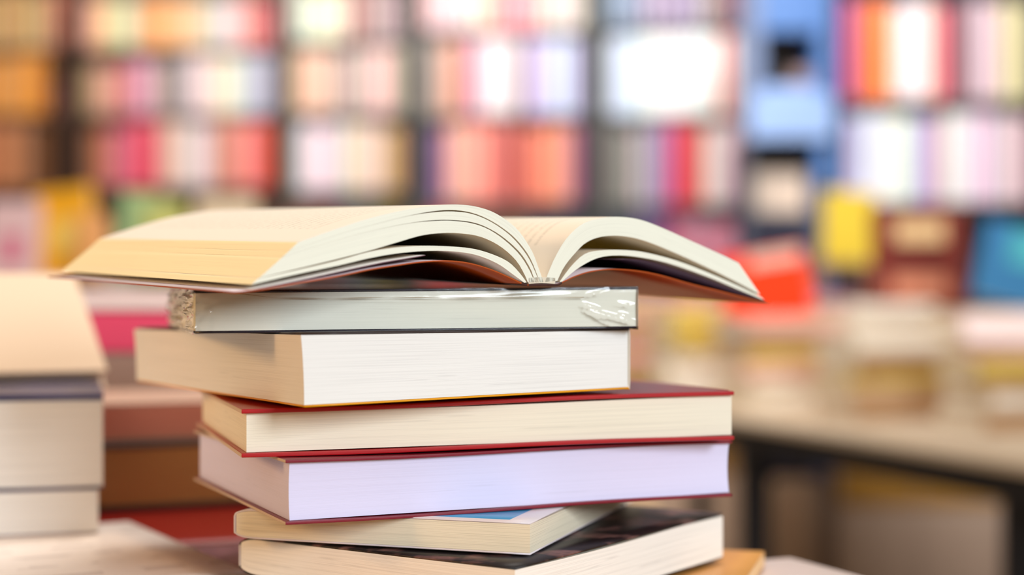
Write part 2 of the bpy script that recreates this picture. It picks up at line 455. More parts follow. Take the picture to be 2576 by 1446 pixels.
EDGE = page_edge((242, 243, 228), dark=.9, density=1.0)
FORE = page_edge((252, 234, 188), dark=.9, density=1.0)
PAPER = paper((250, 240, 224), .2); TEXT = paper((250, 241, 227), .1, text=True)
def pages(top, bot, mat_top, lw, part='page_block', nw=4):
    tp, bt = crv(top), crv(bot)
    def pos(u, v, w_):
        a, b = at(bt, u), at(tp, u)
        return op(a[0]+(b[0]-a[0])*w_, v, a[1]+(b[1]-a[1])*w_)
    o = block(part, pos, NP, 10, nw, [EDGE, mat_top], oroot, smooth=True, lw=lw)
    o.data.materials.append(FORE)                       # warm side light painted into the fore-edge colour; the head stays pale
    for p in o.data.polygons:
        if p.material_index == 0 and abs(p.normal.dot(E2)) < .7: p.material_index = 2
    return o
# left half, top group down to the lowest
L_top = [(750, 612), (850, 577), (950, 546), (1050, 525), (1115, 518), (1160, 517.5), (1205, 524), (1250, 541), (1300, 578), (1337, 632), (1356, 680), (1367, 712)]
L_g1 = [(727, 634), (850, 593), (950, 565), (1030, 545), (1090, 534), (1136, 531), (1180, 536), (1220, 550), (1260, 573), (1297, 603), (1330, 645), (1350, 690), (1357, 713)]
L_g1b = [(727, 634.3), (850, 593.2), (950, 565.3), (1030, 545.7), (1090, 537), (1136, 534.5), (1180, 539), (1220, 553), (1258, 575), (1294, 605), (1327, 647), (1348, 690), (1356, 713)]
L_g2 = [(711, 649), (850, 606), (950, 580), (1030, 564), (1085, 557), (1136, 556), (1190, 562), (1232, 578), (1272, 604), (1310, 640), (1335, 680), (1346, 713)]
L_g2b = [(711, 649.3), (850, 606.2), (950, 580.3), (1030, 564.7), (1085, 559), (1136, 558), (1188, 564.5), (1230, 580), (1270, 607), (1307, 643), (1332, 682), (1345, 713)]
L_low = [(652, 702), (760, 676), (850, 654), (930, 633), (1000, 612), (1060, 595), (1110, 589), (1150, 589), (1205, 597), (1255, 620), (1296, 655), (1318, 690), (1328, 713)]
L2_top = [(650, 703), (760, 679), (850, 658), (930, 636), (1000, 625), (1070, 621), (1140, 623), (1194, 629), (1241, 643), (1280, 662), (1308, 690), (1325, 713)]
L2_bot = [(632, 719), (750, 692), (850, 671), (930, 652), (1000, 640), (1070, 634), (1128, 634), (1194, 643), (1250, 665), (1292, 694), (1319, 714)]
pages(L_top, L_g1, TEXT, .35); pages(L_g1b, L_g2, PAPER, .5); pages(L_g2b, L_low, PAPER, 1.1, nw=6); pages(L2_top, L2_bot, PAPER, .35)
R_top = [(1858, 664), (1815, 643), (1738, 608), (1660, 573), (1606, 554), (1555, 548), (1512, 551), (1466, 565), (1427, 600), (1400, 643), (1382, 682), (1371, 712)]
R_low = [(1912, 743), (1854, 712), (1776, 674), (1699, 639), (1621, 608), (1563, 596), (1512, 598), (1474, 613), (1446, 640), (1419, 674), (1402, 709)]
R2_top = [(1914, 749), (1854, 720), (1776, 686), (1699, 657), (1621, 637), (1563, 631), (1505, 633), (1470, 642), (1437, 672), (1408, 711)]
R2_bot = [(1922, 757), (1854, 729), (1776, 697), (1679, 664), (1606, 649), (1551, 645), (1505, 651), (1462, 672), (1427, 699), (1412, 713)]
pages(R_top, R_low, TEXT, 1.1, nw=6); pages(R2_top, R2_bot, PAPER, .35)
BROWN = plain((150, 82, 40), .35, .08, 60)
def osheet(name, pts, mat, th, label=None, v0=0, v1=1):
    c = crv(pts)
    o = sheet(name, lambda a, b: op(at(c, a)[0], v0+(v1-v0)*b, at(c, a)[1]), NP, 8, mat, th, oroot, offset=0)
    if label: o['label'] = label
    return o
LC = [(590, 739), (660, 731), (737, 717), (854, 697), (930, 681), (1000, 670), (1058, 662), (1116, 659), (1175, 664), (1233, 680), (1287, 703), (1314, 716), (1330, 720)]
RC = [(1941, 766), (1893, 756), (1815, 736), (1738, 717), (1660, 695), (1602, 684), (1536, 680), (1485, 686), (1446, 698), (1414, 713), (1400, 718)]
def two_sided(name, inner, outer, inside_up=True):
    m, nt, b, L = new_mat(name)
    g = nd(nt, 'ShaderNodeNewGeometry'); sx = nd(nt, 'ShaderNodeSeparateXYZ'); L.new(g.outputs['True Normal'], sx.inputs[0])
    bf = mth(nt, 'MULTIPLY', sx.outputs[2], mth(nt, 'MULTIPLY_ADD', g.outputs['Backfacing'], -2, 1))
    up = mth(nt, 'GREATER_THAN', bf, .05)
    L.new(mix_rgb(nt, up, rgb(outer), rgb(inner)), b.inputs['Base Color']); b.inputs['Roughness'].default_value = .4
    return m
CVR = two_sided('card_cover', (205, 190, 195), (176, 76, 18))
osheet('front_cover', LC, CVR, .0005); osheet('back_cover', RC, CVR, .0005)
osheet('cover_flap', [(632, 733), (760, 707), (870, 683), (960, 664), (1030, 652), (1070, 645)], two_sided('flap_card', (225, 220, 215), (120, 80, 95)), .0003, 'dark-edged inner flap of the left cover')
osheet('cover_flap', [(1926, 760), (1854, 734), (1776, 705), (1700, 680), (1650, 665), (1606, 656), (1560, 655)], two_sided('flap_card', (120, 105, 115), (70, 42, 62)), .0003, 'grey inner flap of the right cover')
osheet('spine', [(1312, 716), (1330, 719.5), (1365, 719), (1400, 719), (1414, 713)], plain((70, 40, 36), .4), .0008)
# glued page backs at the spine
block('spine_glue', lambda u, v, w_: op(-.0062+.0118*u, v, .0009+(.0022)*w_+.0003*math.sin(math.pi*u)), 12, 2, 1, paper((225, 215, 195), 0), oroot)

# ================================================================ the shop behind
FLOOR_M = plain((150, 132, 112), .5, .08, 3); WALL_M = plain((150, 130, 112), .8, .04, 2)
boxes('floor', [(-4.5, 4.5, -2.5, 7.6, -.05, 0)], FLOOR_M)['kind'] = 'structure'
boxes('wall_back', [(-4.5, 4.5, 7.3, 7.4, 0, 3.4)], WALL_M)['kind'] = 'structure'
ORD = ['first', 'second', 'third', 'fourth', 'fifth', 'sixth', 'seventh', 'eighth', 'ninth', 'tenth', 'eleventh', 'twelfth', 'thirteenth',
       'fourteenth', 'fifteenth', 'sixteenth', 'seventeenth', 'eighteenth', 'nineteenth', 'twentieth', 'twenty-first', 'twenty-second',
       'twenty-third', 'twenty-fourth', 'twenty-fifth', 'twenty-sixth', 'twenty-seventh', 'twenty-eighth', 'twenty-ninth', 'thirtieth']
PAGE_BG = plain((235, 225, 205), .8)
def cname(c):
    import colorsys
    h, l, q = colorsys.rgb_to_hls(c[0]/255, c[1]/255, c[2]/255); h *= 360
    if q < .12 or (l > .86 and q < .75): return 'white' if l > .84 else 'pale grey' if l > .68 else 'grey' if l > .35 else 'near-black'
    t = 'pale ' if l > .76 else 'dark ' if l < .3 else ''
    n = 'red' if h < 10 or h > 345 else 'orange' if h < 32 else 'tan' if h < 44 else 'yellow' if h < 66 else 'green' if h < 170 else \
        'blue' if h < 232 else 'violet' if h < 300 else 'pink'
    if n == 'orange' and l > .74: return 'peach'
    if n == 'orange' and q < .45: return 'dark brown' if l < .3 else 'brown' if l < .55 else 'beige'
    if n == 'red' and l > .68: return 'pink' if l < .8 else 'pale pink'
    return t+n
def small_book(name, c, w, h, d, loc, rot=(0, 0, 0), label=None, cat='book', group=None, rough=.35):
    """one mesh: boards and a rounded spine (facing -Y) round a recessed block of pages; standing upright, origin at its foot"""
    b, o = min(.003, w*.12), .003
    V, Fc, fm = [], [], []
    def bx(x0, x1, y0, y1, z0, z1, m):
        n = len(V)
        V.extend([(x0, y0, z0), (x1, y0, z0), (x1, y1, z0), (x0, y1, z0), (x0, y0, z1), (x1, y0, z1), (x1, y1, z1), (x0, y1, z1)])
        for f in ((0, 3, 2, 1), (4, 5, 6, 7), (0, 1, 5, 4), (1, 2, 6, 5), (2, 3, 7, 6), (3, 0, 4, 7)):
            Fc.append(tuple(n+i for i in f)); fm.append(m)
    bx(-w/2, -w/2+b, .004, d, 0, h, 0); bx(w/2-b, w/2, .004, d, 0, h, 0)
    bx(-w/2+b, w/2-b, .004, d-o, o, h-o, 1)
    N = 6; n = len(V)
    for z in (0, h):
        for i in range(N+1):
            t = math.pi*i/N; V.append((-w/2*math.cos(t), .004-min(.006, w*.2)*math.sin(t), z))
    for i in range(N):
        Fc.append((n+i, n+i+1, n+N+2+i, n+N+1+i)); fm.append(0)
    Fc.append(tuple(n+i for i in range(N, -1, -1))); fm.append(0); Fc.append(tuple(n+N+1+i for i in range(N+1))); fm.append(0)
    me = bpy.data.meshes.new(name); me.from_pydata(V, [], Fc)
    me.materials.append(plain(c, rough, .03, 20)); me.materials.append(PAGE_BG)
    for p, i in zip(me.polygons, fm): p.material_index = i
    ob = bpy.data.objects.new(name, me); link(ob); ob.location = loc; ob.rotation_euler = rot
    return tag(ob, label, cat, group)

WOOD_D = plain((62, 40, 30), .5, .1, 8); WOOD_G = plain((48, 50, 48), .5, .05, 8); WOOD_B = plain((95, 62, 42), .5, .1, 8)
def bookcase(name, label, px0, px1, Y, lines, rows, mat, case, back=(60, 45, 38), depth=.28, top=None, names=None, post=.03):
    """lines: image rows of the shelf boards (their front edges); rows: per board, segments (x0, x1, colour, top row of the books)"""
    x0, x1 = xat(px0, Y), xat(px1, Y)
    zs = [CAMZ+zat(p, Y) for p in lines]
    ztop = top or zs[0]+.4
    root = empty(name, ((x0+x1)/2, Y+depth/2, 0)); tag(root, label, 'bookcase', 'bookcases along the back of the shop')
    inv = Vector(root.location)
    def B(n, L, m): return boxes(n, [(a-inv.x, b-inv.x, c-inv.y, d-inv.y, e, f) for a, b, c, d, e, f in L], m, root)
    B('side_panel', [(x0, x0+post, Y-.01, Y+depth, 0, ztop)], mat); B('side_panel', [(x1-post, x1, Y-.01, Y+depth, 0, ztop)], mat)
    B('back_panel', [(x0+post, x1-post, Y+depth-.012, Y+depth, 0, ztop)], plain(back, .6))
    B('plinth', [(x0+post, x1-post, Y+.02, Y+.05, 0, .08)], mat)
    for z in zs+[ztop]: B('shelf', [(x0+post, x1-post, Y, Y+depth-.012, z-.026, z)], mat)
    for ri, segs in enumerate(rows):
        z = zs[ri]; k = 0
        segs = [q for q in segs]
        row = (names or ['top', 'upper', 'middle', 'lower', 'lowest'])[ri]
        for (a, b, c, tp) in segs:
            a, b = max(a, px0+post*F/Y+1), min(b, px1-post*F/Y-1)
            if b-a < 8: continue
            n = max(1, round((b-a)/34)); ww = (b-a)/n
            for i in range(n):
                cc = tuple(max(4, min(250, int(v*(1+random.uniform(-.09, .07))+random.uniform(-6, 6)))) for v in c)
                wd = ww*Y/F; h = (CAMZ+zat(tp, Y)-z)*random.uniform(.94, 1.04)
                h = max(.08, min(h, (zs[ri-1]-.032-z) if ri else ztop-.03-z))
                lab = '%s upright book, %s from left on the %s shelf of the %s' % (cname(cc), ORD[min(k, 29)], row, case)
                small_book('shelf_book', cc, wd*.95, h, random.uniform(.15, .19), (xat(a+ww*(i+.5), Y), Y+random.uniform(.015, .045), z+.0012),
                           label=lab, group='books on the %s shelf of the %s' % (row, case), rough=.3)
                k += 1
# colours are read from the photograph, segment by segment
bookcase('bookcase', 'brown bookcase with yellow and orange books at the far left', -150, 178, 6.9, [118, 285, 470],
  [[(-110, 60, (205, 165, 110), -30), (60, 118, (215, 180, 120), -20), (118, 150, (225, 125, 95), -25)],
   [(-110, 58, (240, 160, 80), 140), (58, 112, (240, 150, 10), 130), (112, 150, (110, 60, 45), 190)],
   [(-110, 70, (190, 125, 85), 310), (70, 118, (130, 85, 45), 320)]], WOOD_B, 'far-left bookcase', top=2.35)
bookcase('bookcase', 'brown bookcase full of pink, white and red books left of centre', 186, 712, 6.6, [118, 285, 468, 672],
  [[(205, 282, (240, 195, 150), -40), (282, 332, (232, 215, 200), -30), (332, 380, (245, 195, 140), -40), (380, 420, (250, 175, 45), -40), (420, 505, (252, 205, 150), -40),
    (505, 565, (205, 212, 200), -40), (565, 620, (240, 200, 205), -40), (620, 690, (225, 95, 95), -10)],
   [(205, 240, (190, 155, 120), 165), (240, 305, (215, 165, 130), 160), (305, 328, (200, 90, 100), 145), (328, 378, (220, 165, 190), 145), (378, 412, (190, 150, 155), 150),
    (412, 474, (150, 150, 150), 145), (474, 600, (240, 230, 222), 140), (600, 640, (205, 212, 235), 135), (640, 690, (215, 205, 225), 140)],
   [(205, 236, (130, 85, 60), 330), (236, 268, (180, 105, 80), 320), (268, 315, (190, 100, 130), 315), (315, 375, (235, 75, 110), 300), (375, 402, (180, 60, 80), 310),
    (402, 462, (240, 205, 185), 300), (462, 540, (238, 215, 215), 305), (540, 568, (205, 120, 120), 310), (568, 600, (245, 130, 90), 300), (600, 632, (245, 175, 165), 305), (632, 684, (240, 95, 75), 300)],
   [(480, 600, (150, 110, 80), 520), (600, 684, (130, 78, 28), 510)]],
  WOOD_D, 'left-of-centre bookcase', top=2.2)
bookcase('bookcase', 'dark bookcase with pale pink and cream books at the centre', 706, 1046, 6.3, [98, 282, 478, 690],
  [[(722, 760, (200, 210, 190), -40), (760, 870, (232, 228, 218), -30), (870, 915, (150, 45, 50), -40), (915, 1015, (165, 150, 145), -40)],
   [(722, 742, (180, 120, 50), 130), (742, 832, (235, 195, 165), 120), (832, 900, (180, 155, 160), 130), (900, 1012, (228, 196, 196), 100)],
   [(722, 745, (130, 135, 130), 320), (745, 862, (236, 224, 226), 312), (862, 960, (238, 215, 190), 310), (960, 1012, (215, 178, 120), 320)],
   [(722, 850, (130, 88, 72), 510), (850, 930, (110, 100, 98), 515), (930, 1012, (120, 95, 40), 515)]],
  WOOD_G, 'dark centre bookcase', top=2.25, back=(50, 48, 48))
bookcase('bookcase', 'dark bookcase with rose and lavender books right of centre', 1040, 1492, 5.95, [72, 286, 505, 722],
  [[(1062, 1150, (225, 200, 185), -60), (1150, 1230, (232, 215, 200), -60), (1230, 1360, (238, 145, 145), -50), (1360, 1475, (220, 215, 205), -60)],
   [(1060, 1118, (165, 150, 140), 105), (1118, 1162, (215, 165, 145), 100), (1162, 1180, (90, 60, 55), 100), (1180, 1212, (240, 150, 190), 80), (1212, 1268, (246, 225, 220), 85),
    (1268, 1302, (222, 226, 218), 85), (1302, 1330, (125, 105, 95), 100), (1330, 1390, (205, 200, 235), 80), (1390, 1452, (205, 220, 242), 75), (1452, 1478, (160, 140, 170), 100)],
   [(1060, 1094, (60, 45, 75), 320), (1094, 1120, (130, 105, 145), 315), (1120, 1190, (220, 160, 155), 300), (1190, 1262, (236, 140, 130), 300), (1262, 1304, (150, 30, 35), 295),
    (1304, 1345, (205, 120, 105), 310), (1345, 1375, (215, 125, 75), 320), (1375, 1432, (242, 150, 130), 305), (1432, 1462, (170, 95, 125), 310), (1462, 1478, (60, 40, 65), 310)],
   [(1060, 1180, (140, 52, 45), 520), (1180, 1330, (112, 60, 38), 535), (1330, 1478, (40, 40, 58), 540)]],
  WOOD_G, 'rose-filled bookcase', top=2.3, back=(45, 42, 50))
bookcase('bookcase', 'dark bookcase with bright white and crimson books beside the blue tower', 1499, 1902, 5.8, [62, 288, 512, 735],
  [[(1505, 1625, (120, 140, 170), -70), (1625, 1800, (165, 150, 170), -70), (1800, 1885, (130, 60, 80), -60)],
   [(1504, 1528, (150, 140, 140), 95), (1528, 1622, (215, 228, 248), 85), (1622, 1812, (250, 250, 252), 70), (1812, 1836, (240, 110, 95), 75), (1836, 1885, (246, 200, 205), 75)],
   [(1504, 1592, (135, 120, 110), 315), (1592, 1650, (165, 165, 180), 310), (1650, 1688, (160, 125, 160), 315), (1688, 1712, (235, 70, 105), 305), (1712, 1732, (185, 25, 65), 300),
    (1732, 1774, (240, 100, 100), 300), (1774, 1882, (228, 214, 206), 305)],
   [(1510, 1600, (44, 48, 72), 540), (1600, 1680, (100, 80, 120), 530), (1680, 1740, (150, 50, 100), 520), (1740, 1790, (140, 150, 170), 530), (1790, 1882, (130, 60, 80), 560)]],
  WOOD_G, 'white-and-crimson bookcase', top=2.3, back=(50, 48, 60))
bookcase('bookcase', 'dark bookcase with orange, white and violet books at the far right', 2089, 2720, 5.0, [250, 508],
  [[(2114, 2150, (205, 90, 190), 0), (2150, 2184, (225, 95, 50), -5), (2184, 2246, (248, 145, 60), 0), (2246, 2352, (246, 240, 240), 5), (2352, 2392, (236, 130, 140), 10), (2392, 2424, (150, 45, 60), 10),
    (2424, 2458, (150, 145, 130), 15), (2458, 2524, (238, 205, 210), 5), (2524, 2600, (242, 215, 180), 0)],
   [(2114, 2136, (60, 130, 190), 285), (2136, 2214, (226, 226, 242), 280), (2214, 2292, (240, 236, 236), 285), (2292, 2352, (200, 212, 230), 290), (2352, 2382, (225, 160, 175), 285),
    (2382, 2505, (245, 226, 230), 275), (2505, 2600, (225, 205, 215), 285)]],
  WOOD_G, 'far-right bookcase', top=2.2, back=(45, 48, 60))
for px0, px1, Y, c1, c2 in ((1484, 1880, 5.70, (188, 160, 138), (150, 108, 50)), (2104, 2720, 4.90, (192, 166, 146), (176, 128, 50))):
    x0, x1 = xat(px0, Y), xat(px1, Y)
    cb = empty('base_cabinet', ((x0+x1)/2, Y, 0)); tag(cb, 'low taupe cabinet with ochre drawer front below the %s bookcase' % ('far-right' if px0 > 2000 else 'white-and-crimson'), 'cabinet')
    W = (x1-x0)/2
    boxes('cabinet_body', [(-W, W, .0, .06, .0, .56)], plain(c1, .6), cb)
    for k in range(3):
        a = -W+.01+k*(2*W-.02)/3; b = a+(2*W-.02)/3-.008
        boxes('door', [(a, b, -.014, -.0005, .06, .34)], plain(c1, .5, .04, 3), cb); boxes('drawer', [(a, b, -.014, -.0005, .35, .54)], plain(c2, .5, .04, 3), cb)
# blue display tower between the bookcases
TY = 4.95; BLUE = plain((72, 118, 185), .35, .08, 4); BLUE_L = plain((140, 170, 220), .35, .06, 4)
tw = empty('display_tower', ((xat(1876, TY)+xat(2092, TY))/2, TY+.15, 0))
tag(tw, 'blue display tower with two dark niches between the bookcases', 'display stand'); ti = Vector(tw.location)
def TB(n, px0, px1, py0, py1, y0, y1, m):
    return boxes(n, [(xat(px0, TY)-ti.x, xat(px1, TY)-ti.x, TY+y0-ti.y, TY+y1-ti.y, max(0, CAMZ+zat(py1, TY)), CAMZ+zat(py0, TY))], m, tw, .004)
TB('back_panel', 1884, 2090, -60, 2000, .25, .27, plain((60, 46, 34), .6))
TB('side_panel', 1884, 1922, -60, 362, 0, .25, plain((105, 125, 165), .4)); TB('side_panel', 2056, 2092, -60, 470, 0, .25, BLUE)
TB('front_panel', 1922, 2056, -60, 80, 0, .02, BLUE); TB('front_panel', 1884, 2094, 238, 352, -.03, .02, BLUE_L)
TB('shelf', 1922, 2056, 216, 240, 0, .25, BLUE_L); TB('shelf', 1870, 2046, 535, 552, 0, .25, plain((30, 34, 55), .4))
TB('side_panel', 1872, 1886, 352, 1200, 0, .25, plain((70, 80, 95), .4)); TB('side_panel', 2046, 2092, 470, 1200, 0, .25, plain((60, 75, 110), .4))
TB('plinth', 1872, 2090, 1201, 2000, .03, .25, plain((170, 145, 125), .5))
TB('front_panel', 1884, 2046, 1205, 2000, -.0, .02, plain((205, 175, 150), .6)); TB('front_panel', 1884, 2046, 552, 1200, 0, .02, plain((26, 26, 48), .4))
def face_book(name, c, px0, px1, py0, py1, Y, label, lean=8, cat='book', group=None, th=.02, yaw=0, rough=.35):
    """a book facing the viewer, foot at row py1"""
    w_, h_ = xat(px1, Y)-xat(px0, Y), (py1-py0)*Y/F
    return small_book(name, c, th, h_, w_, (xat(px0, Y), Y, CAMZ+zat(py1, Y)), rot=(0, 0, -math.pi/2+math.radians(yaw)), label=label, cat=cat, group=group, rough=rough)
def front_book(name, c, px0, px1, py0, py1, Y, label, lean=8, yaw=0, th=.018, cat='book', pic=None, roll=0):
    """book shown cover forward, leaning back: cover and pages as parts"""
    w_, h_ = xat(px1, Y)-xat(px0, Y), (py1-py0)*Y/F
    root = empty(name, ((xat(px0, Y)+xat(px1, Y))/2, Y, CAMZ+zat(py1, Y)), math.radians(yaw))
    root.rotation_euler = (math.radians(-lean), math.radians(roll), math.radians(yaw))
    boxes('page_block', [(-w_/2+.002, w_/2-.003, .0015, th-.0015, .002, h_-.002)], PAGE_BG, root)
    m = plain(c, .8, .04, 6, .15)
    boxes('front_cover', [(-w_/2, w_/2, 0, .0015, 0, h_)], m, root); boxes('back_cover', [(-w_/2, w_/2, th-.0015, th, 0, h_)], m, root)
    boxes('spine', [(-w_/2-.001, -w_/2+.001, 0, th, 0, h_)], m, root)
    if pic:
        for (a, b, e, f, pc) in pic:
            boxes('cover_panel', [(-w_/2+a*w_, -w_/2+b*w_, -.0008, .0002, h_*(1-f), h_*(1-e))], plain(pc, .8, .04, 6, .15), root)
    return tag(root, label, cat)
front_book('display_book', (222, 200, 180), 1892, 2026, 432, 534, TY+.1, 'beige landscape book in the lower niche of the blue tower', 4)
front_book('display_book', (170, 140, 130), 1990, 2040, 176, 211.6, TY+.12, 'small pinkish book in the upper niche of the blue tower', 4)

# ---------------------------------------------------------------- right-hand table with piles
TT = .75; WOODT = plain((214, 192, 164), .45, .05, 5); DARK = plain((26, 26, 32), .5, .05)
A = Vector((.415, 3.16)); Bv = Vector((.745, 2.25)); du = (Bv-A).normalized(); dn = Vector((-du.y, du.x))
if dn.x < 0: dn = -dn
def TP(s, t): return A+du*s+dn*t                     # s along the front edge towards the viewer, t away from it
tb = empty('display_table', (A.x, A.y, 0)); tag(tb, 'long display table with pale top and black edge at the right', 'table')
def prism(name, c, z0, z1, mat, parent):
    v = [(p.x-A.x, p.y-A.y, z) for z in (z0, z1) for p in c]; n = len(c)
    f = [tuple(range(n-1, -1, -1)), tuple(range(n, 2*n))]+[(i, (i+1) % n, n+(i+1) % n, n+i) for i in range(n)]
    return mesh_obj(name, v, f, mat, parent)
def quad(s0, s1, t0, t1): return [TP(s0, t0), TP(s1, t0), TP(s1, t1), TP(s0, t1)] 
prism('table_top', quad(-1.42, 1.35, 0, .95), TT-.012, TT, WOODT, tb)
prism('table_frame', quad(-1.40, 1.33, .01, .94), TT-.06, TT-.0121, DARK, tb)
for s_, t_ in ((.015, .02), (.83, .02), (-1.38, .05), (1.28, .88), (-1.38, .6)):
    prism('leg', quad(s_, s_+.045, t_, t_+.045), 0, TT-.06, DARK, tb)
def pile(s_, t_, cols, where, yaw0=0, w_=.15, l_=.21, th=(.02, .04), base=TT, xy=None, n0='pile_book'):
    p = xy if xy else TP(s_, t_); z = base
    for i, c in enumerate(cols):
        t = random.uniform(*th); W, H = w_*random.uniform(.93, 1.05), l_*random.uniform(.93, 1.05)
        k = len(cols)-i
        pos = 'bottom' if i == 0 else 'top' if k == 1 else ORD[k-1]+' from top'
        # lying flat: spine to the viewer's side
        ob = small_book(n0, c, t, H, W, (0, 0, 0), label='%s book lying %s in %s' % (cname(c), pos, where), group='books piled on the display tables')
        yw = yaw0+random.uniform(-7, 7)
        ob.rotation_euler = (0, math.radians(90), math.radians(yw))
        dx, dy = -H/2, -W/2; cy, sy = math.cos(math.radians(yw)), math.sin(math.radians(yw))
        ob.location = (p.x+dx*cy-dy*sy, p.y+dx*sy+dy*cy, z+t/2+.0008)
        z += t+.0012
    return z
ea = math.degrees(math.atan2(du.y, du.x))+90
BEI = [(225, 200, 165), (232, 215, 190), (210, 175, 120), (238, 225, 205), (200, 165, 130), (222, 190, 90), (228, 180, 160), (205, 190, 175), (180, 140, 100), (236, 228, 214), (196, 160, 60), (212, 150, 165), (150, 120, 90), (205, 175, 80)]
piles = [(-1.22, .16, 6), (-.96, .16, 6), (-.70, .17, 7), (-.43, .17, 6), (-.16, .20, 6), (.12, .27, 5), (.40, .36, 4), (.68, .46, 3),
         (-1.15, .48, 7), (-.86, .48, 7), (-.55, .48, 7), (-.25, .50, 6), (.07, .56, 6), (.38, .66, 5), (.68, .77, 4)]
for i, (s_, t_, n) in enumerate(piles):
    cols = [random.choice(BEI) for _ in range(n)]
    pile(s_, t_, cols, 'the %s %s-row pile on the right-hand table' % (ORD[i % 8], 'front' if i < 8 else 'rear'), ea)
# upright things behind the piles
def stand(name, px0, px1, py_top, py_bot, Y, label, mat):
    x0, x1 = xat(px0, Y), xat(px1, Y)
    r_ = empty(name, ((x0+x1)/2, Y+.1, TT)); tag(r_, label, 'display riser')
    h = CAMZ+zat(py_bot, Y)-TT
    boxes('riser_top', [((x0-x1)/2, (x1-x0)/2, -.1, .1, h-.015, h)], mat, r_)
    boxes('riser_side', [((x0-x1)/2, (x0-x1)/2+.015, -.1, .1, 0, h-.015)], mat, r_); boxes('riser_side', [((x1-x0)/2-.015, (x1-x0)/2, -.1, .1, 0, h-.015)], mat, r_)
    return r_
front_book('display_book', (122, 52, 42), 2200, 2432, 520, 780, 3.6, 'brown book with cream title panels standing on the right-hand table', 6, pic=[(.24, .78, .12, .34, (215, 180, 130)), (.2, .8, .66, .86, (200, 130, 100)), (.12, .86, .42, .58, (90, 34, 30))])
stand('display_riser', 2050, 2200, 0, 661, 4.25, 'small riser carrying the yellow book on the right-hand table', plain((150, 110, 90), .5))
front_book('display_book', (208, 180, 58), 2068, 2196, 478, 660, 4.25, 'yellow book standing left of the brown book', 6, roll=4)
front_book('display_book', (60, 120, 165), 2446, 2640, 560, 765, 3.3, 'blue and teal book standing at the right edge behind the piles', 10, roll=14, pic=[(.35, .95, .05, .5, (80, 170, 180))])
front_book('display_book', (240, 58, 18), 1836, 2050, 626, 800, 3.5, 'bright orange-red book leaning behind the open book tip', 14, roll=-9, pic=[(.35, .98, .02, .2, (225, 180, 160))])
front_book('display_book', (150, 95, 110), 1700, 1850, 560, 760, 4.3, 'dull pink book standing behind the open right pages', 5)
front_book('display_book', (235, 210, 205), 2430, 2640, 770, 860, 3.0, 'pale pink book leaning low at the right edge', 40)

# ---------------------------------------------------------------- near table, left and under the stack
FT = CAMZ-.1448
nt_ = empty('book_table', (-.5, 1.1, 0)); tag(nt_, 'front book table carrying the stack and the neighbouring book piles', 'table')
boxes('table_top', [(-.55, .60, -.82, .85, FT-.03, FT)], plain((190, 160, 125), .5, .05, 5), nt_, .003)
for lx in (-.5, .53):
    for ly in (-.76, .76): boxes('leg', [(lx, lx+.05, ly, ly+.05, 0, FT-.03)], DARK, nt_)
tanb = Book((-.085, .567), -15*D2R, .15, .2, (-.1167,)*4, (-.1232,)*4)
paperback('tan_magazine', 'thin magazine with orange-tan cover lying under the stack at its right', tanb, plain((226, 160, 84), .4, .08, 25), [page_edge((240, 200, 150)), paper((240, 235, 225), 0)], ct=.0005)
pale = Book((.005, .539), 24.8*D2R, .2, .14, (-.1242,)*4, (-.1438,)*4)
paperback('pale_paperback_book', 'pale pinkish book flat on the table at the lower right under the tan magazine', pale, plain((222, 205, 198), .4, .04, 20), [WHITE_EDGE, paper((240, 235, 225), 0)], ct=.0008)
def printed_cover(base, ink):
    m, nt, b, L = new_mat('printed_cover'); uv = nd(nt, 'ShaderNodeUVMap'); sx = nd(nt, 'ShaderNodeSeparateXYZ'); L.new(uv.outputs[0], sx.inputs[0])
    row = mth(nt, 'LESS_THAN', mth(nt, 'FRACT', mth(nt, 'MULTIPLY', sx.outputs[1], 26)), .3)
    mp = nd(nt, 'ShaderNodeMapping'); mp.inputs['Scale'].default_value = (14, 26, 1); L.new(uv.outputs[0], mp.inputs[0])
    nz = nd(nt, 'ShaderNodeTexNoise'); nz.inputs['Scale'].default_value = 1; L.new(mp.outputs[0], nz.inputs['Vector'])
    k = mth(nt, 'MULTIPLY', mth(nt, 'MULTIPLY', row, mth(nt, 'GREATER_THAN', nz.outputs['Fac'], .5)), .3)
    L.new(mix_rgb(nt, k, rgb(base), rgb(ink)), b.inputs['Base Color']); b.inputs['Roughness'].default_value = .35
    return m
whiteb = Book((-.102-.2175, .652-.125), 30*D2R, .25, .17, (-.1146,)*4, (-.1206,)*4)
paperback('white_catalogue', 'thin white catalogue with printed text lying in the lower left corner', whiteb, printed_cover((252, 242, 234), (150, 130, 125)), [WHITE_EDGE, paper((240, 235, 225), 0)], ct=.0005)
mauve = Book((-.235, .66), 20*D2R, .165, .07, (-.1216,)*4, (-.1436,)*4)
paperback('patterned_paperback_book', 'mauve and dark patterned paperback between the white catalogue and the stack', mauve,
          picture_cover([(40, 24, 34), (150, 105, 120), (70, 40, 52), (185, 150, 160)], 6, .35, (1, 5, 1)), [TAN_EDGE, paper((240, 235, 225), 0)], ct=.0006)
redf = Book((-.263, .728), 20*D2R, .205, .2, (-.1210,)*4, (-.1436,)*4)
paperback('red_paperback_book', 'dark red paperback lying flat left of the stack below the tan-edged book', redf, plain((150, 14, 8), .35, .1, 12), [TAN_EDGE, paper((240, 235, 225), 0)], ct=.0006)
